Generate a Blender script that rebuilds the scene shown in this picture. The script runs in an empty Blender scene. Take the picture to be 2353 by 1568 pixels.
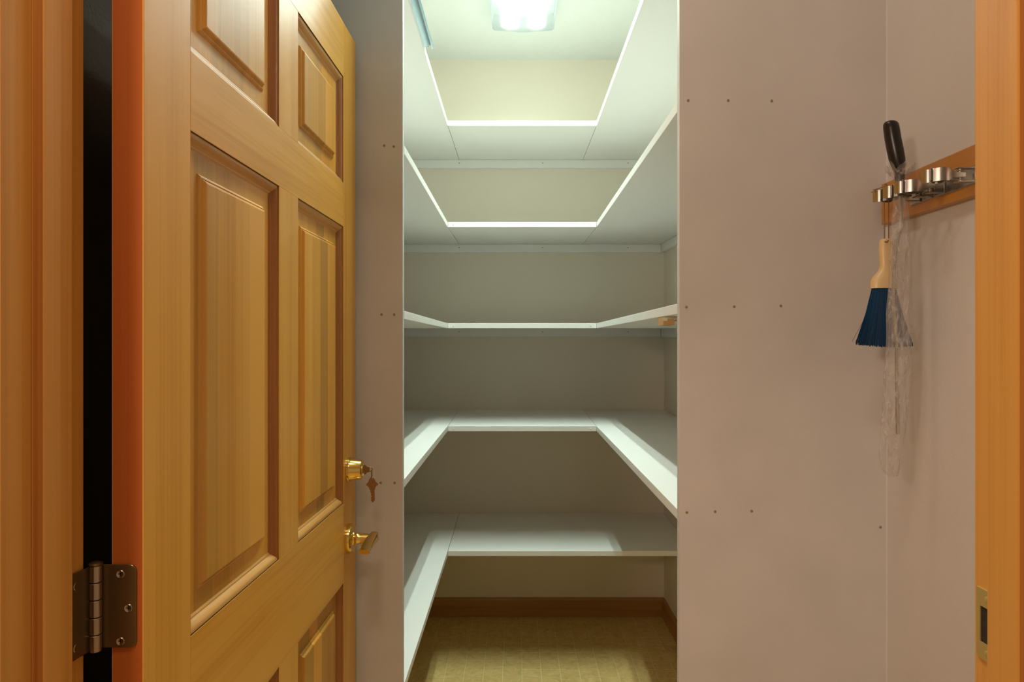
import bpy, bmesh, math, random
from mathutils import Vector, Matrix, Euler

random.seed(7)
C = bpy.context.scene
COL = C.collection
PI = math.pi

# ------------------------------------------------------------------ camera
F, CX, CY, HC = 1600.0, 1185.0, 788.0, 1.32
W, H = 2353.0, 1568.0
cam_d = bpy.data.cameras.new('camera')
cam_d.sensor_fit = 'HORIZONTAL'
cam_d.sensor_width = 36.0
cam_d.lens = F / W * 36.0
cam_d.shift_x = -(CX - W / 2) / W
cam_d.shift_y = (CY - H / 2) / W
cam_d.clip_start = 0.02
cam = bpy.data.objects.new('camera', cam_d)
cam.location = (0, 0, HC)
cam.rotation_euler = (PI / 2, 0, 0)
COL.objects.link(cam)
C.camera = cam

# ------------------------------------------------------------------ world, light, exposure
C.view_settings.view_transform = 'Standard'
C.view_settings.look = 'None'
C.view_settings.exposure = 0.0
C.view_settings.gamma = 1.0
C.view_settings.use_curve_mapping = False
wd = bpy.data.worlds.new('room_light')
C.world = wd
wd.use_nodes = True
bg = wd.node_tree.nodes['Background']
bg.inputs['Color'].default_value = (1.0, 0.73, 0.52, 1)
bg.inputs['Strength'].default_value = 0.37


def area(name, loc, size, power, color, rot=(0, 0, 0), shape='DISK'):
    d = bpy.data.lights.new(name, 'AREA')
    d.shape = shape
    d.size = size
    d.energy = power
    d.color = color
    o = bpy.data.objects.new(name, d)
    o.location = loc
    o.rotation_euler = rot
    COL.objects.link(o)
    return o


TUBE_E = 4.0
LENS_E = 0.30
SIDE_E = 0.16
# warm ceiling lamp of the room one stands in, overhead just behind the doorway
area('warm_room_lamp', (-0.20, 0.12, 2.60), 0.34, 10.0, (1.0, 0.76, 0.59))
# second warm lamp further back in that room
area('back_room_lamp', (-0.92, -0.60, 1.72), 0.22, 11.0, (1.0, 0.75, 0.58), Vector((1.25, 1.95, -0.25)).to_track_quat('-Z', 'Y').to_euler())
# unseen fill added under the passage ceiling to brighten its upper walls
area('passage_fill', (-0.05, 1.02, 2.66), 0.22, 3.6, (1.0, 0.83, 0.65))
# the downward light of the two fluorescent tubes, inside the pantry fixture
for _dx in (-0.058, 0.058):
    _o = area('fluorescent_beam', (0.031 + _dx, 2.2875, 2.687 - 0.062), 0.024, 17.8, (0.84, 1.0, 0.92), (0, 0, 0), 'RECTANGLE')
    _o.data.size_y = 1.12
    _o.data.spread = math.radians(148)


# ------------------------------------------------------------------ material helpers
def nt(name):
    m = bpy.data.materials.new(name)
    m.use_nodes = True
    t = m.node_tree
    return m, t, t.nodes['Principled BSDF']


def N(t, kind, **kw):
    n = t.nodes.new(kind)
    for k, v in kw.items():
        if k.startswith('in_'):
            n.inputs[k[3:]].default_value = v
        else:
            setattr(n, k, v)
    return n


def L(t, a, ao, b, bi):
    t.links.new(a.outputs[ao], b.inputs[bi])


def ramp(t, stops):
    r = t.nodes.new('ShaderNodeValToRGB')
    e = r.color_ramp.elements
    e[0].position, e[0].color = stops[0][0], (*stops[0][1], 1)
    e[1].position, e[1].color = stops[-1][0], (*stops[-1][1], 1)
    for p, c in stops[1:-1]:
        x = e.new(p)
        x.color = (*c, 1)
    return r


def srgb(r, g, b):
    f = lambda c: (c / 255 / 12.92) if c / 255 <= 0.04045 else ((c / 255 + 0.055) / 1.055) ** 2.4
    return (f(r), f(g), f(b))


def plain(name, col, rough=0.5, metal=0.0, bump=None, spec=0.5, var=0.0):
    m, t, b = nt(name)
    b.inputs['Base Color'].default_value = (*col, 1)
    b.inputs['Roughness'].default_value = rough
    b.inputs['Metallic'].default_value = metal
    b.inputs['Specular IOR Level'].default_value = spec
    tc = N(t, 'ShaderNodeTexCoord')
    if var:
        n = N(t, 'ShaderNodeTexNoise', in_Scale=6.0, in_Detail=5.0)
        L(t, tc, 'Object', n, 'Vector')
        r = ramp(t, [(0.3, tuple(c * (1 - var) for c in col)), (0.7, tuple(min(1, c * (1 + var)) for c in col))])
        L(t, n, 'Fac', r, 'Fac')
        L(t, r, 'Color', b, 'Base Color')
    if bump:
        sc, st, dist = bump
        n = N(t, 'ShaderNodeTexNoise', in_Scale=sc, in_Detail=3.0)
        L(t, tc, 'Object', n, 'Vector')
        bp = N(t, 'ShaderNodeBump', in_Strength=st, in_Distance=dist)
        L(t, n, 'Fac', bp, 'Height')
        L(t, bp, 'Normal', b, 'Normal')
    return m


def wood(name, dark, mid, light, axis='z', rough=0.40, staves=0.0, wave=0.0, coat=0.12, broad=16.0):
    """Clear-finished softwood with the grain along one axis; every object gets its own board."""
    m, t, b = nt(name)
    tc = N(t, 'ShaderNodeTexCoord')
    oi = N(t, 'ShaderNodeObjectInfo')
    off = N(t, 'ShaderNodeMath', operation='MULTIPLY')
    off.inputs[1].default_value = 37.0
    L(t, oi, 'Random', off, 0)
    vadd = N(t, 'ShaderNodeVectorMath', operation='ADD')
    L(t, tc, 'Object', vadd, 0)
    cmb = N(t, 'ShaderNodeCombineXYZ')
    for k in 'XYZ':
        L(t, off, 'Value', cmb, k)
    L(t, cmb, 'Vector', vadd, 1)

    def stretched(s, a):
        mp = N(t, 'ShaderNodeMapping')
        sc = [s, s, s]
        sc['xyz'.index(axis)] = a
        mp.inputs['Scale'].default_value = sc
        L(t, vadd, 'Vector', mp, 'Vector')
        return mp
    n1 = N(t, 'ShaderNodeTexNoise', in_Scale=1.0, in_Detail=4.0, in_Roughness=0.6, in_Distortion=0.3 + wave)
    L(t, stretched(broad, 0.35 + wave * 2.0), 'Vector', n1, 'Vector')
    n2 = N(t, 'ShaderNodeTexNoise', in_Scale=1.0, in_Detail=3.0, in_Roughness=0.5, in_Distortion=0.1)
    L(t, stretched(170.0, 1.6), 'Vector', n2, 'Vector')
    mixf = N(t, 'ShaderNodeMath', operation='MULTIPLY_ADD')
    mixf.inputs[1].default_value = 0.37
    L(t, n2, 'Fac', mixf, 0)
    sub = N(t, 'ShaderNodeMath', operation='SUBTRACT')
    sub.inputs[1].default_value = 0.06
    L(t, n1, 'Fac', sub, 0)
    L(t, sub, 'Value', mixf, 2)
    r = ramp(t, [(0.30, dark), (0.5, mid), (0.70, light)])
    L(t, mixf, 'Value', r, 'Fac')
    out = r.outputs['Color']
    if staves:
        sep = N(t, 'ShaderNodeSeparateXYZ')
        L(t, vadd, 'Vector', sep, 'Vector')
        mul = N(t, 'ShaderNodeMath', operation='MULTIPLY')
        mul.inputs[1].default_value = staves
        L(t, sep, 'X', mul, 0)
        fl = N(t, 'ShaderNodeMath', operation='FLOOR')
        L(t, mul, 'Value', fl, 0)
        wn = N(t, 'ShaderNodeTexWhiteNoise', noise_dimensions='1D')
        L(t, fl, 'Value', wn, 'W')
        mr = N(t, 'ShaderNodeMapRange')
        mr.inputs['To Min'].default_value = 0.72
        mr.inputs['To Max'].default_value = 1.12
        L(t, wn, 'Value', mr, 'Value')
        mx = N(t, 'ShaderNodeVectorMath', operation='SCALE')
        t.links.new(out, mx.inputs[0])
        L(t, mr, 'Result', mx, 'Scale')
        out = mx.outputs['Vector']
    t.links.new(out, b.inputs['Base Color'])
    b.inputs['Roughness'].default_value = rough
    b.inputs['Coat Weight'].default_value = coat
    b.inputs['Coat Roughness'].default_value = 0.22
    bp = N(t, 'ShaderNodeBump', in_Strength=0.12, in_Distance=0.001)
    L(t, n2, 'Fac', bp, 'Height')
    L(t, bp, 'Normal', b, 'Normal')
    return m


DK, MD, LT = (0.50, 0.205, 0.012), (0.64, 0.295, 0.024), (0.75, 0.385, 0.055)
M = {}
M['wood_v'] = wood('door_wood_vertical_grain', DK, MD, LT, 'z')
M['wood_h'] = wood('door_wood_cross_grain', DK, MD, LT, 'x', wave=0.35)
M['wood_stave'] = wood('door_panel_glued_staves', DK, MD, LT, 'z', staves=19.0, broad=8.0)
M['mould_v_shaded'] = wood('moulding_wood_vertical_shaded', (0.20, 0.062, 0.012), (0.28, 0.095, 0.018), (0.36, 0.14, 0.03), 'z')  # door wood darkened: shade on the upright mouldings is in the colour
M['mould_h_lit'] = wood('moulding_wood_cross_lit', (0.44, 0.19, 0.035), (0.58, 0.29, 0.07), (0.70, 0.40, 0.12), 'x', wave=0.2)  # lighter copy: light caught by the cross mouldings is in the colour
M['wood_red'] = wood('door_edge_reddish_wood', (0.30, 0.055, 0.002), (0.37, 0.075, 0.003), (0.42, 0.095, 0.004), 'z', rough=0.75, coat=0.0, broad=9)
M['jamb'] = wood('jamb_wood', (0.37, 0.14, 0.012), (0.51, 0.22, 0.028), (0.62, 0.30, 0.058), 'z', rough=0.42, coat=0.15, broad=22)
M['jamb_red'] = wood('jamb_reddish_wood', (0.22, 0.045, 0.004), (0.36, 0.10, 0.012), (0.48, 0.20, 0.04), 'z', rough=0.45, coat=0.12, broad=42)
M['board'] = wood('rack_board_wood', (0.36, 0.14, 0.02), (0.44, 0.18, 0.03), (0.50, 0.22, 0.04), 'y', rough=0.4, coat=0.2)
M['base_y'] = wood('baseboard_wood_side', (0.24, 0.105, 0.02), (0.36, 0.165, 0.034), (0.46, 0.23, 0.055), 'y', wave=0.3)
M['base_x'] = wood('baseboard_wood_back', (0.24, 0.105, 0.02), (0.36, 0.165, 0.034), (0.46, 0.23, 0.055), 'x', wave=0.3)
M['raw'] = wood('raw_softwood', (0.36, 0.19, 0.06), (0.46, 0.26, 0.09), (0.55, 0.34, 0.13), 'x', rough=0.8, coat=0.0)
M['brush_wood'] = wood('brush_handle_wood', (0.66, 0.45, 0.21), (0.74, 0.53, 0.27), (0.80, 0.60, 0.33), 'z', rough=0.42, coat=0.15, broad=40)
M['panel_paint'] = plain('painted_panel', (0.63, 0.60, 0.585), 0.55, bump=(420, 0.10, 0.001), var=0.045)
M['wall_paint'] = plain('orange_peel_wall_paint', (0.63, 0.60, 0.585), 0.6, bump=(160, 0.35, 0.0015), var=0.02)
M['pantry_paint'] = plain('pantry_wall_paint', (0.82, 0.74, 0.615), 0.6, bump=(420, 0.08, 0.001))
M['shelf'] = plain('white_shelf_melamine', (0.87, 0.855, 0.82), 0.38, bump=(500, 0.05, 0.0005))
M['ceil'] = plain('ceiling_paint', (0.70, 0.71, 0.67), 0.75, bump=(190, 0.4, 0.002))
M['gap_shade_paint'] = plain('textured_paint_with_gap_shade', (0.065, 0.042, 0.020), 0.7, bump=(160, 0.5, 0.0015))  # shade of the gap behind the open door, put into the wall colour
M['nail'] = plain('nail_head', (0.30, 0.235, 0.19), 0.5, 0.2)
M['screw_hole'] = plain('filled_screw_head', (0.30, 0.24, 0.17), 0.5)
M['brass'] = plain('polished_brass', (0.78, 0.56, 0.16), 0.14, 1.0)
M['brass_dull'] = plain('dull_brass', (0.60, 0.47, 0.17), 0.42, 0.6)
M['key'] = plain('worn_brass_key', (0.34, 0.20, 0.09), 0.38, 0.9)
M['hinge'] = plain('antique_hinge_metal', (0.20, 0.135, 0.06), 0.36, 0.9, var=0.12)
M['hinge_pin'] = plain('satin_hinge_barrel', (0.42, 0.34, 0.26), 0.28, 1.0)
M['dark'] = plain('dark_recess', (0.02, 0.012, 0.006), 0.8)
M['steel'] = plain('spring_steel', (0.46, 0.44, 0.40), 0.27, 1.0)
M['steel_wire'] = plain('plated_wire', (0.62, 0.58, 0.52), 0.3, 1.0)
M['black'] = plain('black_plastic', (0.013, 0.010, 0.010), 0.30)
M['bristle'] = plain('blue_bristles', (0.010, 0.065, 0.165), 0.45, var=0.35)
M['bristle_core'] = plain('blue_bristle_core', (0.006, 0.035, 0.10), 0.6)
M['cord'] = plain('tan_cord', (0.28, 0.15, 0.07), 0.8)
M['paint_chip'] = plain('white_paint', (0.75, 0.70, 0.55), 0.6)
M['grout'] = plain('vinyl_pale_line', (0.78, 0.66, 0.36), 0.5)
M['fixture'] = plain('white_enamel', (0.85, 0.87, 0.85), 0.4)


def tile_mat():
    m, t, b = nt('mottled_vinyl_tile')
    tc = N(t, 'ShaderNodeTexCoord')
    oi = N(t, 'ShaderNodeObjectInfo')
    vs = N(t, 'ShaderNodeVectorMath', operation='ADD')
    L(t, tc, 'Object', vs, 0)
    L(t, oi, 'Location', vs, 1)
    n = N(t, 'ShaderNodeTexNoise', in_Scale=26.0, in_Detail=6.0, in_Roughness=0.65, in_Distortion=1.6)
    L(t, vs, 'Vector', n, 'Vector')
    r = ramp(t, [(0.34, (0.56, 0.385, 0.135)), (0.5, (0.68, 0.485, 0.185)), (0.66, (0.76, 0.565, 0.24))])
    L(t, n, 'Fac', r, 'Fac')
    L(t, r, 'Color', b, 'Base Color')
    b.inputs['Roughness'].default_value = 0.42
    return m


M['tile'] = tile_mat()


def lens_mat(name, through, emit, tint, body=(0.45, 0.49, 0.49)):
    m, t, b = nt(name)
    t.nodes.remove(b)
    out = t.nodes['Material Output']
    tr = N(t, 'ShaderNodeBsdfTransparent')
    tr.inputs['Color'].default_value = (*tint, 1)
    df = N(t, 'ShaderNodeBsdfTranslucent')
    df.inputs['Color'].default_value = (*body, 1)
    gl = N(t, 'ShaderNodeBsdfGlossy', in_Roughness=0.2)
    m1 = N(t, 'ShaderNodeMixShader')
    m1.inputs['Fac'].default_value = 0.08
    L(t, df, 'BSDF', m1, 1)
    L(t, gl, 'BSDF', m1, 2)
    last = m1
    if emit:
        em = N(t, 'ShaderNodeEmission')
        em.inputs['Color'].default_value = (0.86, 1.0, 0.97, 1)
        em.inputs['Strength'].default_value = emit
        ad = N(t, 'ShaderNodeAddShader')
        L(t, m1, 'Shader', ad, 0)
        L(t, em, 'Emission', ad, 1)
        last = ad
    mx = N(t, 'ShaderNodeMixShader')
    mx.inputs['Fac'].default_value = 1 - through
    L(t, tr, 'BSDF', mx, 1)
    L(t, last, 'Shader', mx, 2)
    L(t, mx, 'Shader', out, 'Surface')
    return m


M['lens'] = lens_mat('prismatic_diffuser', 0.60, LENS_E, (0.97, 1.0, 0.98))
M['lens_side'] = lens_mat('prismatic_diffuser_side', 0.10, SIDE_E, (0.97, 1.0, 0.98))
M['spare_lens'] = lens_mat('spare_acrylic_diffuser', 0.30, 0, (0.74, 0.82, 0.83), (0.30, 0.34, 0.35))


def tube_mat():
    m, t, b = nt('fluorescent_tube')
    b.inputs['Base Color'].default_value = (0.9, 0.9, 0.9, 1)
    b.inputs['Emission Color'].default_value = (0.82, 1.0, 0.89, 1)
    b.inputs['Emission Strength'].default_value = TUBE_E
    return m


M['tube'] = tube_mat()


def bag_mat():
    m, t, b = nt('clear_plastic_sleeve')
    out = t.nodes['Material Output']
    b.inputs['Base Color'].default_value = (0.62, 0.57, 0.54, 1)
    b.inputs['Roughness'].default_value = 0.37
    b.inputs['Specular IOR Level'].default_value = 0.8
    tc = N(t, 'ShaderNodeTexCoord')
    mp = N(t, 'ShaderNodeMapping')
    mp.inputs['Scale'].default_value = (1, 1, 0.35)
    L(t, tc, 'Object', mp, 'Vector')
    n = N(t, 'ShaderNodeTexNoise', in_Scale=70.0, in_Detail=5.0, in_Distortion=1.2)
    L(t, mp, 'Vector', n, 'Vector')
    bp = N(t, 'ShaderNodeBump', in_Strength=1.0, in_Distance=0.010)
    L(t, n, 'Fac', bp, 'Height')
    L(t, bp, 'Normal', b, 'Normal')
    tr = N(t, 'ShaderNodeBsdfTransparent')
    mx = N(t, 'ShaderNodeMixShader')
    rg = ramp(t, [(0.42, (0.24, 0.24, 0.24)), (0.56, (0.30, 0.30, 0.30)), (0.62, (0.62, 0.62, 0.62)), (0.68, (0.32, 0.32, 0.32))])  # more opaque ridges paint crinkle highlights into the plastic
    L(t, n, 'Fac', rg, 'Fac')
    L(t, rg, 'Color', mx, 'Fac')
    L(t, tr, 'BSDF', mx, 1)
    L(t, b, 'BSDF', mx, 2)
    L(t, mx, 'Shader', out, 'Surface')
    return m


M['bag'] = bag_mat()


# ------------------------------------------------------------------ mesh helpers
def P(x, y, Y):
    """Photo pixel and distance to a place in the room (metres)."""
    return Vector(((x - CX) / F * Y, Y, HC - (y - CY) / F * Y))


class MB:
    def __init__(s):
        s.v, s.f, s.m = [], [], []

    def add(s, vs, fs, mi=0):
        o = len(s.v)
        s.v += [tuple(q) for q in vs]
        for k, fc in enumerate(fs):
            s.f.append(tuple(i + o for i in fc))
            s.m.append(mi[k] if isinstance(mi, (list, tuple)) else mi)
        return s

    def box(s, x0, x1, y0, y1, z0, z1, mi=0):
        vs = [(x0, y0, z0), (x1, y0, z0), (x1, y1, z0), (x0, y1, z0), (x0, y0, z1), (x1, y0, z1), (x1, y1, z1), (x0, y1, z1)]
        return s.add(vs, [(0, 3, 2, 1), (4, 5, 6, 7), (0, 1, 5, 4), (1, 2, 6, 5), (2, 3, 7, 6), (3, 0, 4, 7)], mi)

    def loft(s, rings, mi=0, cap=True, closed=True):
        n = len(rings[0])
        vs = [q for r in rings for q in r]
        fs = []
        for i in range(len(rings) - 1):
            for j in range(n if closed else n - 1):
                a, b = i * n + j, i * n + (j + 1) % n
                fs.append((a, b, b + n, a + n))
        if cap and closed:
            fs.append(tuple(range(n))[::-1])
            fs.append(tuple((len(rings) - 1) * n + j for j in range(n)))
        return s.add(vs, fs, mi)

    def lathe(s, prof, org, d, n=24, mi=0, cap=True):
        d = Vector(d).normalized()
        a = d.orthogonal().normalized()
        b = d.cross(a)
        org = Vector(org)
        return s.loft([[org + d * h + a * (r * math.cos(2 * PI * k / n)) + b * (r * math.sin(2 * PI * k / n)) for k in range(n)] for r, h in prof], mi, cap)

    def tube(s, pts, r, n=10, mi=0, cap=True, flat=1.0):
        pts = [Vector(p) for p in pts]
        rings = []
        up = None
        for i, p in enumerate(pts):
            d = (pts[min(i + 1, len(pts) - 1)] - pts[max(i - 1, 0)]).normalized()
            a = d.orthogonal().normalized() if up is None else (up - d * up.dot(d)).normalized()
            up = a
            b = d.cross(a)
            rr = r[i] if isinstance(r, (list, tuple)) else r
            rings.append([p + a * (rr * math.cos(2 * PI * k / n)) + b * (rr * flat * math.sin(2 * PI * k / n)) for k in range(n)])
        return s.loft(rings, mi, cap)

    def sheet(s, path, w0, w1, ax, th, mi=0, wk=None):
        """A bent strip: path of points, offset along vector ax from w0 to w1, given thickness in the path plane."""
        ax = Vector(ax)
        pts = [Vector(p) for p in path]
        rings = []
        for i, p in enumerate(pts):
            d = (pts[min(i + 1, len(pts) - 1)] - pts[max(i - 1, 0)]).normalized()
            nrm = d.cross(ax).normalized() * th / 2
            k = wk[i] if wk else 1.0
            rings.append([p + nrm + ax * w0 * k, p + nrm + ax * w1 * k, p - nrm + ax * w1 * k, p - nrm + ax * w0 * k])
        return s.loft(rings, mi)

    def build(s, name, mats, parent=None, smooth=False, bevel=0.0, world=False, seg=2, angle=35):
        me = bpy.data.meshes.new(name)
        me.from_pydata(s.v, [], s.f)
        for mm in (mats if isinstance(mats, (list, tuple)) else [mats]):
            me.materials.append(M[mm])
        for p, mi in zip(me.polygons, s.m):
            p.material_index = mi
        bm = bmesh.new()
        bm.from_mesh(me)
        bmesh.ops.recalc_face_normals(bm, faces=bm.faces)
        if bevel:
            es = [e for e in bm.edges if len(e.link_faces) == 2 and e.calc_face_angle(0) > 0.6]
            bmesh.ops.bevel(bm, geom=es, offset=bevel, segments=seg, affect='EDGES', profile=0.6)
        bm.to_mesh(me)
        bm.free()
        if smooth:
            me.polygons.foreach_set('use_smooth', [True] * len(me.polygons))
            me.set_sharp_from_angle(angle=math.radians(angle))
        o = bpy.data.objects.new(name, me)
        COL.objects.link(o)
        if parent is not None:
            o.parent = parent
            if world:
                o.matrix_parent_inverse = rest(parent).inverted()
        return o


def rest(o):
    m = Matrix.LocRotScale(o.location, o.rotation_euler, o.scale)
    if o.parent is not None:
        return rest(o.parent) @ o.matrix_parent_inverse @ m
    return m


def tag(o, label=None, cat=None, group=None, kind=None):
    if label:
        o['label'] = label
    if cat:
        o['category'] = cat
    if group:
        o['group'] = group
    if kind:
        o['kind'] = kind
    return o


def empty(name, loc=(0, 0, 0), rz=0.0):
    o = bpy.data.objects.new(name, None)
    o.empty_display_size = 0.05
    o.location = loc
    o.rotation_euler = (0, 0, rz)
    COL.objects.link(o)
    return o


def struct(o, label, cat):
    return tag(o, label, cat, kind='structure')


# ------------------------------------------------------------------ measures of the place
XW_R = 0.717                 # right wall face
XW_L = -0.63                 # left wall face
Y_BACK = 3.366               # pantry back wall face
Z_CEIL = 2.687
YL0, YL1 = 1.680, 1.700      # left front panel of the pantry
YR0, YR1 = 1.345, 1.365      # right front panel
XO_L, XO_R = -0.2725, 0.3165  # edges of the pantry opening
DW0, DW1 = 0.612, 0.730      # door wall thickness
XJ_L, XJ_R = -0.4530, 0.4813  # jamb faces
Z_HEAD = 2.045

# ------------------------------------------------------------------ room shell
fl = MB().box(XW_L - 0.1, XW_R + 0.1, DW0, Y_BACK + 0.1, -0.08, -0.0012).build('floor', 'grout')
struct(fl, 'pale yellow vinyl floor with a small square pattern in the pantry', 'floor')
ts = 0.0767
tile_me = None
y = Y_BACK - 0.016
j = 0
gap = 0.0026
while y > 2.40:
    y0 = y - ts
    x = -0.700 + 0.0767 * 0.45
    while x < XW_R - 0.015:
        if x >= XW_L - 0.0767:
            if tile_me is None:
                o = MB().box(-ts / 2 + gap / 2, ts / 2 - gap / 2, -ts / 2 + gap / 2, ts / 2 - gap / 2, -0.0040, 0.0, 0).build('tile', 'tile', fl, bevel=0.0004, seg=1)
                tile_me = o.data
            else:
                o = bpy.data.objects.new('tile', tile_me)
                COL.objects.link(o)
                o.parent = fl
            o.location = (min(max(x + ts / 2, XW_L + ts / 2), XW_R - ts / 2), y - ts / 2, 0.0005 * ((j * 7) % 3) * 0.2)
            j += 1
        x += ts
    y -= ts
o = MB().box(XW_L, XW_R, DW0, y, -0.006, 0.0).build('floor_sheet', 'tile', fl)
of = MB().box(-2.2, 2.2, -2.6, DW0 - 0.0005, -0.08, 0.0).build('floor', 'tile')
struct(of, 'vinyl floor of the room in front of the doorway', 'floor')

struct(MB().box(-2.2, 2.2, -2.6, Y_BACK + 0.1, Z_CEIL, Z_CEIL + 0.08).build('ceiling', 'ceil'),
       'pale finely textured ceiling above the pantry shelves', 'ceiling')
struct(MB().box(XW_L, XW_R, Y_BACK, Y_BACK + 0.1, -0.004, Z_CEIL).build('wall_back', 'pantry_paint'),
       'cream back wall of the pantry behind the shelves', 'wall')
wl = MB().box(XW_L - 0.1, XW_L, DW1, YL1, -0.004, Z_CEIL).build('wall_left', 'gap_shade_paint')
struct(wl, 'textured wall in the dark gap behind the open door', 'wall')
wr = MB().box(XW_R, XW_R + 0.1, DW1, YR1, -0.004, Z_CEIL).build('wall_right', 'wall_paint')
struct(wr, 'textured side wall carrying the wooden tool rack', 'wall')

struct(MB().box(XW_L - 0.1, XW_L, YL1, Y_BACK + 0.1, -0.004, Z_CEIL).build('wall_pantry_left', 'pantry_paint'),
       'cream pantry side wall carrying the shelf arms behind the door', 'wall')
struct(MB().box(XW_R, XW_R + 0.1, YR1, Y_BACK + 0.1, -0.004, Z_CEIL).build('wall_pantry_right', 'pantry_paint'),
       'cream pantry side wall seen as a sliver beside the nailed panel', 'wall')

# pantry front panels with nail heads
pl = MB().box(XW_L, XO_L, YL0, YL1, -0.004, Z_CEIL).build('wall_front_left', ['panel_paint'], bevel=0.0008, seg=1)
struct(pl, 'narrow painted panel between the open door and the pantry shelves', 'wall')
pr = MB().box(XO_R, XW_R, YR0, YR1, -0.004, Z_CEIL).build('wall_front_right', ['panel_paint'], bevel=0.0008, seg=1)
struct(pr, 'wide painted panel with nail heads between the shelves and the tool rack', 'wall')


def disc(name, c, d, r, mat, parent, th=0.0012, n=12):
    return MB().lathe([(r, -0.001), (r, th * 0.5), (r * 0.7, th)], c, d, n).build(name, mat, parent, smooth=True)


for (x, y) in ((883, 335), (905, 337), (877, 723), (906, 723), (875, 1110), (907, 1110)):
    disc('nail', P(x, y, YL0), (0, -1, 0), 0.0030, 'nail', pl)
for (x, y) in ((1581, 231), (1673, 231), (1773, 232), (1577, 706), (1687, 705), (1794, 703), (1578, 1178), (1643, 1176), (1727, 1175), (2023, 1212)):
    disc('nail', P(x, y, YR0), (0, -1, 0), 0.0026, 'nail', pr)

struct(MB().box(XW_L, XO_R, YR0, YR1, 2.10, Z_CEIL).box(XO_R, XO_R + 0.001, YR0 + 0.002, YR1 - 0.002, 2.10, Z_CEIL).build('wall_added_header', 'panel_paint'),  # unseen panel, added to block part of the pantry light
       'unseen header panel added above the pantry opening to shape the light', 'wall')

# corner bead where the right panel meets the side wall
cb = MB().loft([[(XW_R, YR0 - 0.0018, z), (XW_R - 0.0009, YR0 - 0.0010, z), (XW_R - 0.0016, YR0, z), (XW_R, YR0, z)] for z in (0.09, Z_CEIL)]).build('trim_4', 'wall_paint')
struct(cb, 'thin caulk bead in the corner behind the broom handle', 'trim')

# wall with the doorway one looks through
dw = MB()
dw.box(-2.2, XJ_L - 0.019, DW0, DW1, 0, Z_CEIL)
dw.box(XJ_R + 0.019, 2.2, DW0, DW1, 0, Z_CEIL)
dw.box(XJ_L - 0.019, XJ_R + 0.019, DW0, DW1, Z_HEAD + 0.019, Z_CEIL)
struct(dw.build('wall_front', 'wall_paint'), 'painted wall around the wooden doorway', 'wall')

# door frame
jl = empty('trim_1', (XJ_L, DW0, 0))
struct(jl, 'orange wooden door jamb with the hinge beside the open door', 'trim')
MB().box(XJ_L - 0.019, XJ_L, DW0, DW1, 0, Z_HEAD).build('jamb', 'jamb', jl, bevel=0.001, world=True)
SL = 0.0125
MB().box(XJ_L, XJ_L + SL, 0.651, 0.693, 0, Z_HEAD - SL, [0, 0, 1, 0, 0, 0]).build('door_stop', ['jamb', 'jamb_red'], jl, bevel=0.0018, world=True)
MB().box(XJ_L - 0.066, XJ_L - 0.008, DW0 - 0.013, DW0, 0, Z_HEAD + 0.06).build('casing', 'jamb', jl, bevel=0.002, world=True)
jr = empty('trim_2', (XJ_R, DW0, 0))
struct(jr, 'tan wooden door jamb with the brass strike plate', 'trim')
MB().box(XJ_R, XJ_R + 0.019, DW0, DW1, 0, Z_HEAD).build('jamb', 'jamb', jr, bevel=0.001, world=True)
MB().box(XJ_R - SL, XJ_R, 0.650, 0.693, 0, Z_HEAD - SL, [0, 0, 1, 0, 0, 0]).build('door_stop', ['jamb', 'jamb_red'], jr, bevel=0.0018, world=True)
MB().box(XJ_R + 0.008, XJ_R + 0.066, DW0 - 0.013, DW0, 0, Z_HEAD + 0.06).build('casing', 'jamb', jr, bevel=0.002, world=True)
jh = empty('trim_3', (0, DW0, Z_HEAD))
struct(jh, 'wooden head of the door frame above the opening', 'trim')
MB().box(XJ_L - 0.019, XJ_R + 0.019, DW0, DW1, Z_HEAD, Z_HEAD + 0.019).build('jamb', 'wood_h', jh, bevel=0.001, world=True)
MB().box(XJ_L, XJ_R, 0.651, 0.693, Z_HEAD - SL, Z_HEAD).build('door_stop', 'wood_h', jh, bevel=0.0015, world=True)
MB().box(XJ_L - 0.066, XJ_R + 0.066, DW0 - 0.013, DW0, Z_HEAD + 0.06, Z_HEAD + 0.12).build('casing', 'wood_h', jh, bevel=0.002, world=True)

# brass strike plate let into the right jamb
sp = MB()
zt, zb = 1.067, 0.995
sx = XJ_R - 0.0008
yA, yB = 0.7245, 0.6975
sz0, sz1 = 1.012, 1.049
ya0, ya1 = 0.719, 0.704
for (a, b, c, d) in ((yB, yA, zb, sz0), (yB, yA, sz1, zt), (ya0, yA, sz0, sz1), (yB, ya1, sz0, sz1)):
    sp.box(sx - 0.0012, XJ_R + 0.001, a, b, c, d)
spo = sp.build('strike_plate', ['brass_dull'], jr, world=True)
MB().box(XJ_R - 0.0008, XJ_R + 0.0005, ya1, ya0, sz0, sz1).build('bolt_hole', 'dark', spo, world=True)
for zz in (1.003, 1.058):
    disc('screw', (sx - 0.001, 0.708, zz), (-1, 0, 0), 0.0036, 'brass_dull', spo).matrix_parent_inverse = rest(spo).inverted()

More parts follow.
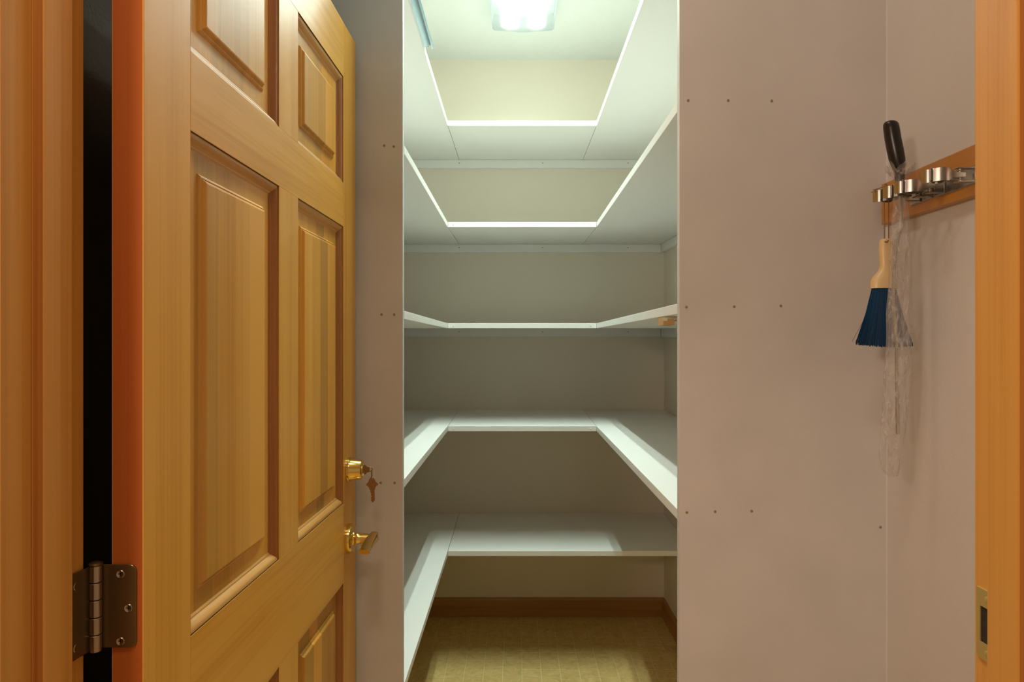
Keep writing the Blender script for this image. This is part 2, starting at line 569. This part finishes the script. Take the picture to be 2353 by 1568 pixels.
# baseboards in the pantry
bb = MB()
prof = [(0, 0), (0.013, 0), (0.013, 0.078), (0.009, 0.088), (0, 0.089)]
bb.loft([[(x, Y_BACK - d, z) for d, z in prof] for x in (XW_L, XW_R)])
struct(bb.build('baseboard_back', 'base_x'), 'brown wooden baseboard along the pantry back wall', 'baseboard')
bb = MB().loft([[(XW_R - d, y, z) for d, z in prof] for y in (YR1, Y_BACK - 0.013)])
struct(bb.build('baseboard_right', 'base_y'), 'short brown wooden baseboard on the pantry side wall under the lowest shelf', 'baseboard')
bb = MB().loft([[(XW_L + d, y, z) for d, z in prof] for y in (YL1, Y_BACK - 0.013)])
struct(bb.build('baseboard_left', 'base_y'), 'brown wooden baseboard hidden behind the left shelves', 'baseboard')

# ------------------------------------------------------------------ ceiling light of the pantry
LX, LY0, LY1 = 0.031, 1.68, 2.895
lamp = empty('ceiling_light', (LX, (LY0 + LY1) / 2, Z_CEIL))
tag(lamp, 'glowing wraparound fluorescent ceiling light above the pantry shelves', 'ceiling light')
MB().box(LX - 0.075, LX + 0.075, LY0 + 0.02, LY1 - 0.02, Z_CEIL - 0.022, Z_CEIL - 0.0005).build('housing', 'fixture', lamp, world=True, bevel=0.003)
sec = [(-0.126, -0.002), (-0.131, -0.030), (-0.128, -0.062), (-0.120, -0.069), (-0.075, -0.0735), (0, -0.077), (0.075, -0.0735), (0.120, -0.069), (0.128, -0.062), (0.131, -0.030), (0.126, -0.002)]
lens = MB()
ys = [LY0, LY0 + 0.004, LY1 - 0.004, LY1]
sc_ = [0.96, 1.0, 1.0, 0.985]
lens.loft([[(LX + x * s, yy, Z_CEIL + (z * s if z < -0.01 else z)) for x, z in sec] for yy, s in zip(ys, sc_)], closed=False, cap=False)
for yy, s in ((LY0, 0.96), (LY1, 0.985)):
    k = len(sec)
    lens.add([(LX + x * s, yy, Z_CEIL + (z * s if z < -0.01 else z)) for x, z in sec], [tuple(range(k))], 1)
for q, fc in enumerate(lens.f):
    if len(fc) == 4 and max(lens.v[i_][2] for i_ in fc) > Z_CEIL - 0.063:
        lens.m[q] = 1
lens.build('diffuser', ['lens', 'lens_side'], lamp, smooth=True, world=True)
for dx in (-0.058, 0.058):
    MB().lathe([(0.006, 0), (0.0125, 0.004), (0.0125, 1.12), (0.006, 1.124)], (LX + dx, LY0 + 0.045, Z_CEIL - 0.045), (0, 1, 0), 12).build('tube', 'tube', lamp, smooth=True, world=True)

# ------------------------------------------------------------------ shelves
Z1 = 2.79                      # front edge of the back boards
XS_L, XS_R = -0.272, 0.3235    # inner edges of the side boards
TH, RISE = 0.0210, 0.0116
YSL, YSR = 1.706, 1.397        # front ends of the side boards
tops = [2.2107, 1.8041, 1.3985, 0.9859, 0.4854]
words = ['highest', 'second highest', 'middle', 'second lowest', 'lowest']


def board(x0, x1, ys, zt):
    rings = []
    for yy, dz in ys:
        rings.append([(x0, yy, zt + dz - TH), (x1, yy, zt + dz - TH), (x1, yy, zt + dz), (x0, yy, zt + dz)])
    return MB().loft(rings)


g = 0.0007
SHELVES = []
for i, zt in enumerate(tops):
    s = empty('shelf', (0, Z1, zt))
    lab = {
        0: 'highest white U-shaped pantry shelf, nearest the ceiling light',
        1: 'second highest white U-shaped pantry shelf, below the topmost one',
        2: 'middle white U-shaped pantry shelf with a raw wood block under its right arm',
        3: 'second lowest white U-shaped pantry shelf, its top striped with lamp light',
        4: 'lowest white pantry shelf, L-shaped with no right arm, above the vinyl floor'}[i]
    tag(s, lab, 'shelf', 'white pantry shelves')
    yb = Y_BACK - 0.001
    board(XW_L + 0.001, XS_L - g, [(YSL, 0), (Z1, 0), (yb, RISE)], zt).build('left_board', 'shelf', s, bevel=0.0012, world=True)
    if i < 4:
        board(XS_R + g, XW_R - 0.001, [(YSR, 0), (Z1, 0), (yb, RISE)], zt).build('right_board', 'shelf', s, bevel=0.0012, world=True)
        xb = XS_R - g
    else:
        xb = XW_R - 0.001
    bk = board(XS_L + g, xb, [(Z1, 0), (yb, RISE)], zt).build('back_board', 'shelf', s, bevel=0.0012, world=True)
    if i < 4:
        for px in (1042, 1357):
            c = P(px, 0, Z1)
            disc('screw', (c.x, Z1, zt - 0.0105), (0, -1, 0), 0.0026, 'shelf', bk, th=0.0016).matrix_parent_inverse = rest(bk).inverted()
    # cleats carrying the boards
    ct = zt + RISE - TH - 0.0008
    ch = 0.0385
    cb_ = MB().box(XW_L + 0.019, XW_R - 0.019, Y_BACK - 0.018, Y_BACK - 0.0005, ct - ch, ct).build('cleat', 'shelf', s, bevel=0.0015, world=True)
    for px in (1055, 1247, 1443):
        cc = P(px, 0, Y_BACK - 0.018)
        disc('screw', (cc.x, Y_BACK - 0.018, ct - 0.016), (0, -1, 0), 0.0026, 'screw_hole', cb_, th=0.0006).matrix_parent_inverse = rest(cb_).inverted()
    for (xa, xb2, y0, on) in ((XW_L + 0.0005, XW_L + 0.0185, YSL, True), (XW_R - 0.0185, XW_R - 0.0005, YSR + 0.02, i < 4)):
        if on:
            m_ = MB()
            m_.loft([[(xa, yy, zc - ch), (xb2, yy, zc - ch), (xb2, yy, zc), (xa, yy, zc)] for yy, zc in ((y0, zt - TH - 0.0008), (Z1, zt - TH - 0.0008), (Y_BACK - 0.019, ct))])
            m_.build('cleat', 'shelf', s, bevel=0.0015, world=True)
    SHELVES.append(s)
# raw block under the right arm of the middle shelf
s = SHELVES[2]
zb_ = tops[2] - TH - 0.0006
bk = MB()
prof = [(0.3240, zb_ - 0.018), (0.349, zb_ - 0.018), (0.349, zb_ - 0.008), (0.42, zb_ - 0.008), (0.42, zb_), (0.3240, zb_)]
bk.loft([[(x, yy, z) for x, z in prof] for yy in (1.531, 1.58)])
b_ = bk.build('support_block', 'raw', s, world=True)
tag(b_, 'raw tan wood block smeared with white paint')
pc = MB()
for (xa, xb2, za, zb2) in ((0.3245, 0.3335, zb_ - 0.009, zb_ - 0.0005), (0.3335, 0.3475, zb_ - 0.0040, zb_ - 0.0005), (0.3475, 0.356, zb_ - 0.007, zb_ - 0.0005)):
    pc.box(xa, xb2, 1.5296, 1.5312, za, zb2)
pc.build('paint_smear', 'paint_chip', b_, world=True)

# spare diffuser lying on the highest shelf
z0 = tops[0] + 0.0008
sd = MB()
base = []
prof = [(-0.475, 0.016), (-0.470, 0.004), (-0.46, 0.0), (-0.275, 0.0), (-0.262, 0.0008), (-0.256, 0.005), (-0.2535, 0.014)]
sd.loft([[(x, yy, z0 + z) for x, z in prof] + [(x, yy, z0 + z + 0.0024) for x, z in prof[::-1]] for yy in (1.72, 1.95, 2.098)])
so = sd.build('spare_diffuser', 'spare_lens', smooth=True)
tag(so, 'translucent plastic light diffuser lying on the highest shelf and overhanging its edge', 'light diffuser')
rm = MB()
rm.tube([(-0.2525, yy, z0 + 0.0060 + dz) for yy, dz in ((1.72, 0), (1.9, 0), (2.05, 0), (2.098, 0), (2.125, -0.004))], [0.0034] * 4 + [0.002], 8)
rm.build('rim', 'spare_lens', so, smooth=True)

# ------------------------------------------------------------------ the panelled door
D_ANG = math.radians(89.0)
D0 = Vector((-0.3973, 0.7435, 0.0))
door = empty('door_1', D0, D_ANG)
struct(door, 'open six-panel wooden door with brass hardware', 'door')
DWID, DTH, DTOP, DBOT = 0.913, 0.0345, 2.034, 0.012
S1, S2, S3, S4 = 0.104, 0.405, 0.500, 0.805
rails = [('top', 1.912, DTOP), ('frieze', 1.5785, 1.676), ('lock', 0.785, 0.9624), ('bottom', DBOT, 0.225)]
R_DM = rest(door)


def dpt(s, yv, z):
    return R_DM @ Vector((s, yv, z))


def stile(x0, x1, red):
    m_ = MB()
    vs = [(x0, 0, DBOT), (x1, 0, DBOT), (x1, DTH, DBOT), (x0, DTH, DBOT), (x0, 0, DTOP), (x1, 0, DTOP), (x1, DTH, DTOP), (x0, DTH, DTOP)]
    m_.add(vs, [(0, 3, 2, 1), (4, 5, 6, 7), (0, 1, 5, 4), (1, 2, 6, 5), (2, 3, 7, 6), (3, 0, 4, 7)], [0, 0, 0, 0, 0, red])
    return m_


stile(0.0, S1, 1).build('stile', ['wood_v', 'wood_red'], door, bevel=0.0012)
stile(S4, DWID, 0).build('stile', ['wood_v', 'wood_red'], door, bevel=0.0012)
for nm, za, zb2 in rails:
    MB().box(S1, S4, 0, DTH, za, zb2).build('rail', 'wood_h', door, bevel=0.0007)
for za, zb2 in ((1.676, 1.912), (0.9624, 1.5785), (0.225, 0.785)):
    MB().box(S2, S3, 0, DTH, za, zb2).build('mullion', 'wood_v', door, bevel=0.0007)


def ring(x0, x1, z0, z1, off, dep):
    return [(x0 + off, dep, z0 + off), (x1 - off, dep, z0 + off), (x1 - off, dep, z1 - off), (x0 + off, dep, z1 - off)]


MW = 0.0165
STICK = [(0.0, 0.0002), (0.0, 0.0022), (0.0022, 0.0022), (0.0038, 0.0026), (0.0065, 0.0042), (0.0092, 0.0068), (0.0112, 0.0096), (0.0120, 0.0105), (0.0138, 0.0108), (0.0150, 0.0118), (MW, 0.0128)]
FIELD = [(MW - 0.003, 0.0128), (MW + 0.0255, 0.0128), (MW + 0.0265, 0.0112), (MW + 0.0285, 0.0092), (MW + 0.0300, 0.0088), (MW + 0.0312, 0.0096), (MW + 0.0325, 0.0080), (MW + 0.0345, 0.0050), (MW + 0.0365, 0.0044)]
for za, zb2 in ((1.676, 1.912), (0.9624, 1.5785), (0.225, 0.785)):
    for xa, xb2 in ((S1, S2), (S3, S4)):
        pn = MB()
        for sgn in (0, 1):
            rings = []
            for off, dep in FIELD:
                q = ring(xa, xb2, za, zb2, off, dep)
                rings.append(q if not sgn else [(x, DTH - yv, z) for x, yv, z in q])
            vs = [p for r in rings for p in r]
            fs = []
            for a in range(len(rings) - 1):
                for b in range(4):
                    fs.append((a * 4 + b, a * 4 + (b + 1) % 4, a * 4 + 4 + (b + 1) % 4, a * 4 + 4 + b))
            fs.append(tuple((len(rings) - 1) * 4 + b for b in range(4)))
            pn.add(vs, fs)
        po = pn.build('panel', 'wood_stave', door)
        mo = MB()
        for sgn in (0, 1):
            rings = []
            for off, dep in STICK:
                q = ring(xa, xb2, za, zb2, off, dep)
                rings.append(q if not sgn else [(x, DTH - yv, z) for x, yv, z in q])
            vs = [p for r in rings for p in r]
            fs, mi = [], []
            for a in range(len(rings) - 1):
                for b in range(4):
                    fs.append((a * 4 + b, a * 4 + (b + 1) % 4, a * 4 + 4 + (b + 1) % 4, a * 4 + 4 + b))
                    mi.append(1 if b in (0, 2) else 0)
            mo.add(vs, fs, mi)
        mo.build('moulding', ['mould_v_shaded', 'mould_h_lit'], po, smooth=True, angle=30)

# deadbolt
S_BS = 0.847
db = MB()
o_ = Vector((S_BS, 0, 1.030))
db.lathe([(0.0285, 0.0), (0.0285, 0.003), (0.0268, 0.005), (0.0268, 0.007), (0.0262, 0.0085), (0.0228, 0.0300), (0.0215, 0.0322), (0.0165, 0.0326), (0.0155, 0.0312), (0.0, 0.0312)], o_, (0, -1, 0), 36, cap=False)
dbo = db.build('deadbolt', 'brass', door, smooth=True, angle=28)
MB().lathe([(0.0085, 0.030), (0.0085, 0.0335), (0.0075, 0.0342), (0.0, 0.0342)], o_, (0, -1, 0), 20, cap=False).build('lock_plug', 'brass_dull', dbo, smooth=True)
# lever handle
lv = MB()
o_ = Vector((S_BS, 0, 0.873))
lv.lathe([(0.0335, 0.0), (0.0335, 0.006), (0.0325, 0.0095), (0.0290, 0.0125), (0.0170, 0.0135), (0.0165, 0.0150), (0.0, 0.0150)], o_, (0, -1, 0), 40, cap=False)
lvo = lv.build('lever_handle', 'brass', door, smooth=True, angle=28)
nk = MB().lathe([(0.0150, 0.0135), (0.0145, 0.0170), (0.0120, 0.0180), (0.0120, 0.0200), (0.0135, 0.0215), (0.0128, 0.0235), (0.0118, 0.0300), (0.0100, 0.0550), (0.0098, 0.0620), (0.0, 0.0625)], o_, (0, -1, 0), 28, cap=False)
nk.build('neck', 'brass', lvo, smooth=True, angle=28)
arm = MB()
rings = []
n = 16
for k in range(13):
    u = k / 12.0
    sx_ = S_BS + 0.012 - u * 0.112
    yc = -0.0600 + 0.003 * math.sin(u * PI)
    hw = 0.0095 + 0.0040 * u + (0 if k < 12 else -0.0015)
    hh = 0.0128 - 0.0070 * min(1, u * 1.25) + (0 if k < 12 else -0.0010)
    if k == 0:
        hw, hh = 0.005, 0.007
    zc = 0.873 + 0.0035 - 0.0050 * u
    rr = []
    for q in range(n):
        th = 2 * PI * q / n
        cx_, sy_ = math.cos(th), math.sin(th)
        e = 0.55
        rr.append((sx_, yc + hw * math.copysign(abs(cx_) ** e, cx_), zc + hh * math.copysign(abs(sy_) ** e, sy_)))
    rings.append(rr)
arm.loft(rings)
arm.build('lever', 'brass', lvo, smooth=True, angle=40)
disc('privacy_slot', (S_BS - 0.045, -0.0585, 0.873 + 0.0065), (0, 0, 1), 0.0038, 'key', lvo, th=0.0012)

# hinge between door edge and jamb
KX, KY = -0.4440, 0.7360
hz0, hz1 = 0.9935, 1.0852
hg = MB()
kn = 5
dz = (hz1 - hz0) / kn
for k in range(kn):
    a, b = hz0 + k * dz, hz0 + (k + 1) * dz
    hg.lathe([(0.0052, a + 0.0003), (0.0060, a + 0.0009), (0.0060, b - 0.0009), (0.0052, b - 0.0003)], (KX, KY, 0), (0, 0, 1), 24)
hgo = hg.build('hinge', 'hinge_pin', door, smooth=True, world=True, angle=30)
MB().lathe([(0.0045, hz1 - 0.001), (0.0068, hz1), (0.0070, hz1 + 0.0016), (0.0055, hz1 + 0.0028), (0.0, hz1 + 0.0032)], (KX, KY, 0), (0, 0, 1), 20, cap=False).build('pin_head', 'hinge', hgo, smooth=True, world=True)


def leaf_outline(w, h, r):
    pts = [(0, -h / 2)]
    for k in range(6):
        t_ = -PI / 2 + k / 5 * PI / 2
        pts.append((w - r + r * math.cos(t_), -h / 2 + r + r * math.sin(t_)))
    for k in range(6):
        t_ = k / 5 * PI / 2
        pts.append((w - r + r * math.cos(t_), h / 2 - r + r * math.sin(t_)))
    pts.append((0, h / 2))
    return pts


zc = (hz0 + hz1) / 2
lh = hz1 - hz0 - 0.003
yf = 0.7424
x_out = -0.4043
ol = leaf_outline(x_out - KX, lh, 0.0075)
lf = MB().loft([[(KX + u, yy, zc + v) for u, v in ol] for yy in (yf - 0.0010, yf + 0.0010)])
lf.build('leaf', 'hinge', hgo, world=True, bevel=0.0004, seg=1)
ol = leaf_outline(0.0365, lh, 0.0075)
jx = XJ_L + 0.0008
lf = MB().loft([[(xx - (0.0 if u > 0.006 else (KX - 0.005 - jx) * -1.0 * (1 - u / 0.006)), KY - u, zc + v) for u, v in ol] for xx in (jx - 0.0008, jx + 0.0008)])
lf.build('leaf', 'hinge', hgo, world=True)


def screw(c, d, r):
    d = Vector(d)
    so_ = MB().lathe([(r, -0.0006), (r, 0.0004), (r * 0.86, 0.0010), (r * 0.6, 0.0004), (0.0, 0.0002)], c, d, 20, cap=False)
    q = so_.build('screw', 'hinge_pin', hgo, smooth=True, world=True, angle=50)
    return q


for (px, py) in ((277, 1320), (295, 1398), (277, 1474.5)):
    c = P(px, py, yf - 0.0010)
    screw(c, (0, -1, 0), 0.0046)
    # cross recess drawn as two thin sunk bars on the head
for zz, yy in ((1.0700, 0.7145), (1.0390, 0.7040), (1.0065, 0.7145)):
    screw((jx + 0.0008, yy, zz), (1, 0, 0), 0.0046)
cr = MB()
for (px, py) in ((277, 1320), (295, 1398), (277, 1474.5)):
    c = P(px, py, yf - 0.0016)
    cr.box(c.x - 0.0024, c.x + 0.0024, c.y - 0.0002, c.y + 0.0006, c.z - 0.0005, c.z + 0.0005)
    cr.box(c.x - 0.0005, c.x + 0.0005, c.y - 0.0002, c.y + 0.0006, c.z - 0.0024, c.z + 0.0024)
cr.build('screw_recess', 'dark', hgo, world=True)
for hzc in (0.22, 1.80):
    pass

# keys
KYD = dpt(S_BS, 0, 0).y
kc = dpt(S_BS, -0.0335, 1.030)


def key_shape(m_, org, dx, dz_, scale, nrm, th):
    """flat key: u along the shank from the bow end, v across"""
    bow = [(0.000, 0.0035), (0.0015, 0.0065), (0.006, 0.0075), (0.009, 0.0105), (0.0115, 0.0130), (0.0140, 0.0125), (0.0165, 0.0085), (0.0185, 0.0080), (0.0190, 0.0065), (0.0235, 0.0060), (0.0240, 0.0046), (0.0480, 0.0046), (0.0490, 0.0030), (0.0525, 0.0005)]
    cuts = [(0.0465, -0.0040), (0.0440, -0.0020), (0.0415, -0.0038), (0.0385, -0.0012), (0.0350, -0.0036), (0.0320, -0.0022), (0.0290, -0.0042)]
    out = bow + cuts + [(u, -v) for u, v in bow[:-3][::-1]]
    org, dx, dz_, nrm = Vector(org), Vector(dx), Vector(dz_), Vector(nrm)
    m_.loft([[org + dx * (u * scale) + dz_ * (v * scale) + nrm * t_ for u, v in out] for t_ in (-th / 2, th / 2)])


k1 = MB()
dx = Vector((-1, 0.0175, 0)).normalized()     # into the lock
bow_end = Vector((-0.3338, KYD, 1.0300))
key_shape(k1, bow_end, dx, (0, 0, 1), 0.86, (0, 1, 0), 0.0021)
ko = k1.build('key', 'key')
tag(ko, 'brass key pushed into the deadbolt of the door', 'key')
hl = MB().tube([bow_end + Vector((0.002 + 0.0055 * math.cos(a) - 0.0015, 0, 0.0005 + 0.0045 * math.sin(a))) for a in [2 * PI * q / 14 for q in range(15)]], 0.0011, 6, cap=False)
hl.build('eyelet', 'key', ko, smooth=True)
rx = bow_end.x + 0.0050
kr = MB().tube([(rx, KYD + 0.0032 * math.cos(a), 1.0190 + 0.0098 * math.sin(a)) for a in [2 * PI * q / 20 for q in range(21)]], 0.0009, 6, cap=False)
tag(kr.build('key_ring', 'key', smooth=True), 'small metal ring linking the two keys below the deadbolt', 'key ring')
k2 = MB()
key_shape(k2, (rx + 0.0005, KYD, 1.0092), (0.03, 0, -1), (1, 0, 0.03), 1.04, (0.1, 1, 0), 0.0021)
ko2 = k2.build('key', 'key')
tag(ko2, 'brass key dangling from the ring under the other key', 'key')
MB().tube([(rx + 0.0005 + 0.0042 * math.cos(a), KYD, 1.0085 + 0.0040 * math.sin(a)) for a in [2 * PI * q / 14 for q in range(15)]], 0.0011, 6, cap=False).build('eyelet', 'key', ko2, smooth=True)

# ------------------------------------------------------------------ tool rack on the right wall
XB = 0.700
rack = empty('tool_rack', (XW_R, 1.05, 1.583))
tag(rack, 'orange wooden rack board with metal spring clips on the side wall', 'tool rack')
bdz0, bdz1 = HC + 0.2255, HC + 0.303
MB().box(XB, XW_R - 0.0005, 0.80, 1.333, bdz0, bdz1).build('board', 'board', rack, bevel=0.0015, world=True)
ZC = 1.5770
MB().box(XB - 0.0022, XB, 0.83, 1.232, ZC - 0.0150, ZC + 0.0135).build('rail', 'steel', rack, world=True, bevel=0.0006)
PATH = [(0.010, 0.0035), (0.024, 0.0055), (0.033, 0.0085), (0.040, 0.0112), (0.047, 0.0118), (0.053, 0.0092), (0.0575, 0.0045), (0.0600, 0.0026), (0.0635, 0.0040), (0.0665, 0.0085), (0.0685, 0.0130)]
for (yc, open_) in ((1.2120, 0.0), (1.1780, 0.001), (1.1435, 0.0), (1.0670, 0.0), (0.900, 0.0)):
    c = MB().box(XB - 0.0046, XB - 0.0022, yc - 0.013, yc + 0.013, ZC - 0.0140, ZC + 0.0120).build('spring_clip', 'steel', rack, world=True, bevel=0.0008)
    for sg in (-1, 1):
        path = [(XB - 0.003 - o2, yc + sg * (l2 + open_ * min(1, o2 / 0.03)), ZC) for o2, l2 in PATH]
        MB().sheet(path, -0.0105, 0.0095, (0, 0, 1), 0.0011, 0, [0.30, 0.38, 0.62, 1, 1, 1, 1, 1, 1, 1, 0.9]).build('jaw', 'steel', c, smooth=True, world=True, angle=50)
    coil = []
    for q in range(0, 73):
        a = 2 * PI * q / 12
        coil.append((XB - 0.020 + 0.0036 * math.cos(a), yc + 0.0040 * math.sin(a) * 1.0, ZC - 0.0085 + 0.0165 * q / 72))
    MB().tube(coil, 0.0007, 5).build('coil_spring', 'steel_wire', c, smooth=True, world=True)
    MB().lathe([(0.0018, -0.0115), (0.0018, 0.0110)], (XB - 0.020, yc, ZC), (0, 0, 1), 10).build('pivot_pin', 'steel_wire', c, smooth=True, world=True)
    for sg in (-1, 1):
        MB().box(XB - 0.026, XB - 0.0030, yc - 0.0060, yc + 0.0060, ZC + sg * 0.0105 - 0.0006, ZC + sg * 0.0105 + 0.0006).build('bracket', 'steel', c, world=True)

# ------------------------------------------------------------------ blue counter brush hanging on a cord
BY = 1.212
brush = empty('hand_brush', P(2032, 663, BY))
tag(brush, 'blue-bristled hand brush with pale wooden handle hanging by a cord', 'brush')
hp = [(550, 2040, 15), (556, 2040, 18.5), (575, 2039, 19), (597, 2037, 15.5), (612, 2036, 13.0), (622, 2034, 14.5), (632, 2032, 21), (641, 2031, 27), (650, 2030.5, 29.5), (663, 2030.5, 29.5)]
hb = MB()
rings = []
for (py, px, hw) in hp:
    c = P(px, py, BY)
    w_ = hw / F * BY
    d_ = 0.0085 + (0.004 if py > 625 else 0.0)
    rings.append([(c.x + w_ * math.copysign(abs(math.cos(t_)) ** 0.7, math.cos(t_)), BY + d_ * math.copysign(abs(math.sin(t_)) ** 0.7, math.sin(t_)), c.z) for t_ in [2 * PI * q / 20 for q in range(20)]])
hb.loft(rings)
hb.build('handle', 'brush_wood', brush, smooth=True, world=True, angle=50)
core = MB()
rings = []
for (py, px, hw, d_) in ((661, 2030.5, 26.5, 0.0095), (700, 2031, 35, 0.0105), (750, 2031.5, 48, 0.0115), (794, 2032, 59, 0.012)):
    c = P(px, py, BY)
    w_ = hw / F * BY
    rings.append([(c.x + w_ * math.cos(t_), BY + d_ * math.sin(t_), c.z) for t_ in [2 * PI * q / 20 for q in range(20)]])
core.loft(rings)
core.build('bristle_core', 'bristle_core', brush, smooth=True, world=True)
bs = MB()
for q in range(420):
    u = random.uniform(-1, 1)
    v = -math.sqrt(max(0, 1 - u * u)) * random.uniform(0.75, 1.0) * (1 if q % 3 else -1)
    a = P(2030.5 + 26 * u, 660, BY)
    wob = random.uniform(-1.5, 1.5)
    b = P(2032 + (63 + random.uniform(-1, 3)) * u + wob, 797 - 3 * u * u - 4 * max(0, -u) + random.uniform(-4, 2.5), BY)
    mcl = P(2031 + 41 * u + wob * 0.4, 720, BY)
    bs.tube([a + Vector((0, 0.0100 * v, 0)), mcl + Vector((0, 0.0120 * v, 0)), b + Vector((0, 0.0142 * v, 0))], 0.00055, 3)
for (xa, xb_) in ((2000, 1958), (2006, 1966), (1996, 1972)):
    a, b = P(xa, 690, BY), P(xb_, 785, BY)
    bs.tube([a, (a + b) / 2 + Vector((0.002, -0.003, 0)), b], 0.00035, 3)
tag(bs.build('bristles', 'bristle', brush, world=True), kind='stuff')
cd = MB()
for dxp in (2031.5, 2041.5):
    cd.tube([P(dxp, 441, BY - 0.002), P(dxp + 0.5, 500, BY), P(2037 + (dxp - 2036.5) * 0.95, 556, BY)], 0.0009, 6)
cd.tube([P(2031.5, 441, BY - 0.002), P(2034, 424, BY - 0.001), P(2037, 423, BY), P(2041.5, 441, BY - 0.002)], 0.0009, 6)
cd.tube([P(2041, 553, BY - 0.0095), P(2037, 557, BY - 0.0100), P(2033, 555, BY - 0.0095)], 0.0012, 6)
for (xe, ye) in ((2002, 443), (2006, 437)):
    cd.tube([P(2034, 428, BY + 0.004), P(2020, 433, BY + 0.006), P(xe, ye, BY + 0.008)], 0.0007, 5)
cd.build('hanging_cord', 'cord', brush, smooth=True, world=True)

# ------------------------------------------------------------------ wire cleaning brush in a plastic sleeve
TY = 1.178
tool = empty('wire_tool', P(2065, 420, TY))
tag(tool, 'long wire tool with black handle held upright in a spring clip, plastic sleeve around it', 'tool')
hd = [(2046, 279, 9), (2046.3, 281, 13), (2047, 286, 16.2), (2048.5, 296, 17.2), (2052, 320, 17.6), (2057, 345, 17.8), (2061, 365, 17.4), (2064.5, 380, 15.5), (2066, 392, 12.5), (2067, 400, 11), (2067.5, 425, 9.5), (2068, 441, 8)]
rings = []
for px, py, hw in hd:
    c = P(px, py, TY)
    r_ = hw / F * TY
    rings.append([(c.x + r_ * math.cos(t_), TY + r_ * math.sin(t_), c.z) for t_ in [2 * PI * q / 18 for q in range(18)]])
MB().loft(rings).build('handle', 'black', tool, smooth=True, world=True, angle=60)
wp = [(2068, 438), (2071, 470), (2072, 500), (2068, 530), (2061, 560), (2057, 590), (2054, 630), (2052, 670), (2053, 710), (2057, 750), (2060, 790), (2060, 830), (2060, 870), (2061, 910), (2062, 955), (2063, 998)]
pts = []
for k in range(len(wp) - 1):
    for q in range(6):
        u = q / 6
        pts.append(P(wp[k][0] * (1 - u) + wp[k + 1][0] * u, wp[k][1] * (1 - u) + wp[k + 1][1] * u, TY))
MB().tube(pts, 0.0026, 8).build('wire_shaft', 'steel_wire', tool, smooth=True, world=True)
co = []
acc = pts[:70]
for k in range(len(acc) - 1):
    for q in range(12):
        u = q / 12
        p = acc[k].lerp(acc[k + 1], u)
        a = 2 * PI * (k * 12 + q) / 6
        co.append(p + Vector((0.0029 * math.cos(a), 0.0029 * math.sin(a), 0)))
MB().tube(co, 0.00055, 4).build('coil_winding', 'steel_wire', tool, smooth=True, world=True)
MB().tube([P(2062, 930, TY), P(2063, 998, TY)], 0.0034, 10).build('tip_sleeve', 'steel_wire', tool, smooth=True, world=True)
# sleeve
bag = [(385, 2040, 2098, 1.2), (396, 2048, 2090, 1.0), (408, 2053, 2081, 0.8), (418, 2057, 2077, 0.7), (446, 2057, 2077, 0.7), (458, 2052, 2083, 0.6), (475, 2053, 2084, 0.6), (500, 2049, 2087, 0.55), (540, 2046, 2090, 0.5), (580, 2045, 2091, 0.5),
       (640, 2042, 2093, 0.5), (700, 2038, 2095, 0.5), (760, 2036, 2095, 0.5), (820, 2033, 2094, 0.5), (880, 2030, 2092, 0.5), (940, 2026, 2088, 0.45), (1000, 2022, 2078, 0.4), (1050, 2018, 2069, 0.35), (1080, 2026, 2066, 0.25), (1095, 2040, 2062, 0.12)]
bm_ = MB()
rings = []
random.seed(3)
nb = 40
rows = []
for k in range(len(bag) - 1):
    for q in range(3):
        u = q / 3
        rows.append([bag[k][w_] * (1 - u) + bag[k + 1][w_] * u for w_ in range(4)])
rows.append(list(bag[-1]))
ph = [random.uniform(0, 6.28) for _ in range(6)]
for k, (py, xa, xb2, fl_) in enumerate(rows):
    c = P((xa + xb2) / 2, py, TY)
    hw = (xb2 - xa) / 2 / F * TY
    hd_ = min(hw, 0.016) * fl_ * 1.3
    rr = []
    for q in range(nb):
        t_ = 2 * PI * q / nb
        wr_ = 1 + 0.10 * math.sin(5 * t_ + ph[0] + k * 0.35) + 0.07 * math.sin(9 * t_ + ph[1] - k * 0.5) + 0.05 * math.sin(3 * t_ + k * 1.1)
        top = 0.006 * (math.sin(6 * t_) + 0.6 * math.sin(11 * t_ + 1)) if k < 3 else 0
        rr.append((c.x + hw * math.cos(t_) * (1 + 0.04 * math.sin(k * 0.9 + ph[2])), TY + hd_ * math.sin(t_) * wr_ - 0.001, c.z + top))
    rings.append(rr)
bm_.loft(rings, cap=False)
bo = bm_.build('plastic_sleeve', 'bag', tool, smooth=True, world=True, angle=60)
tag(bo, 'wrinkled clear plastic sleeve')
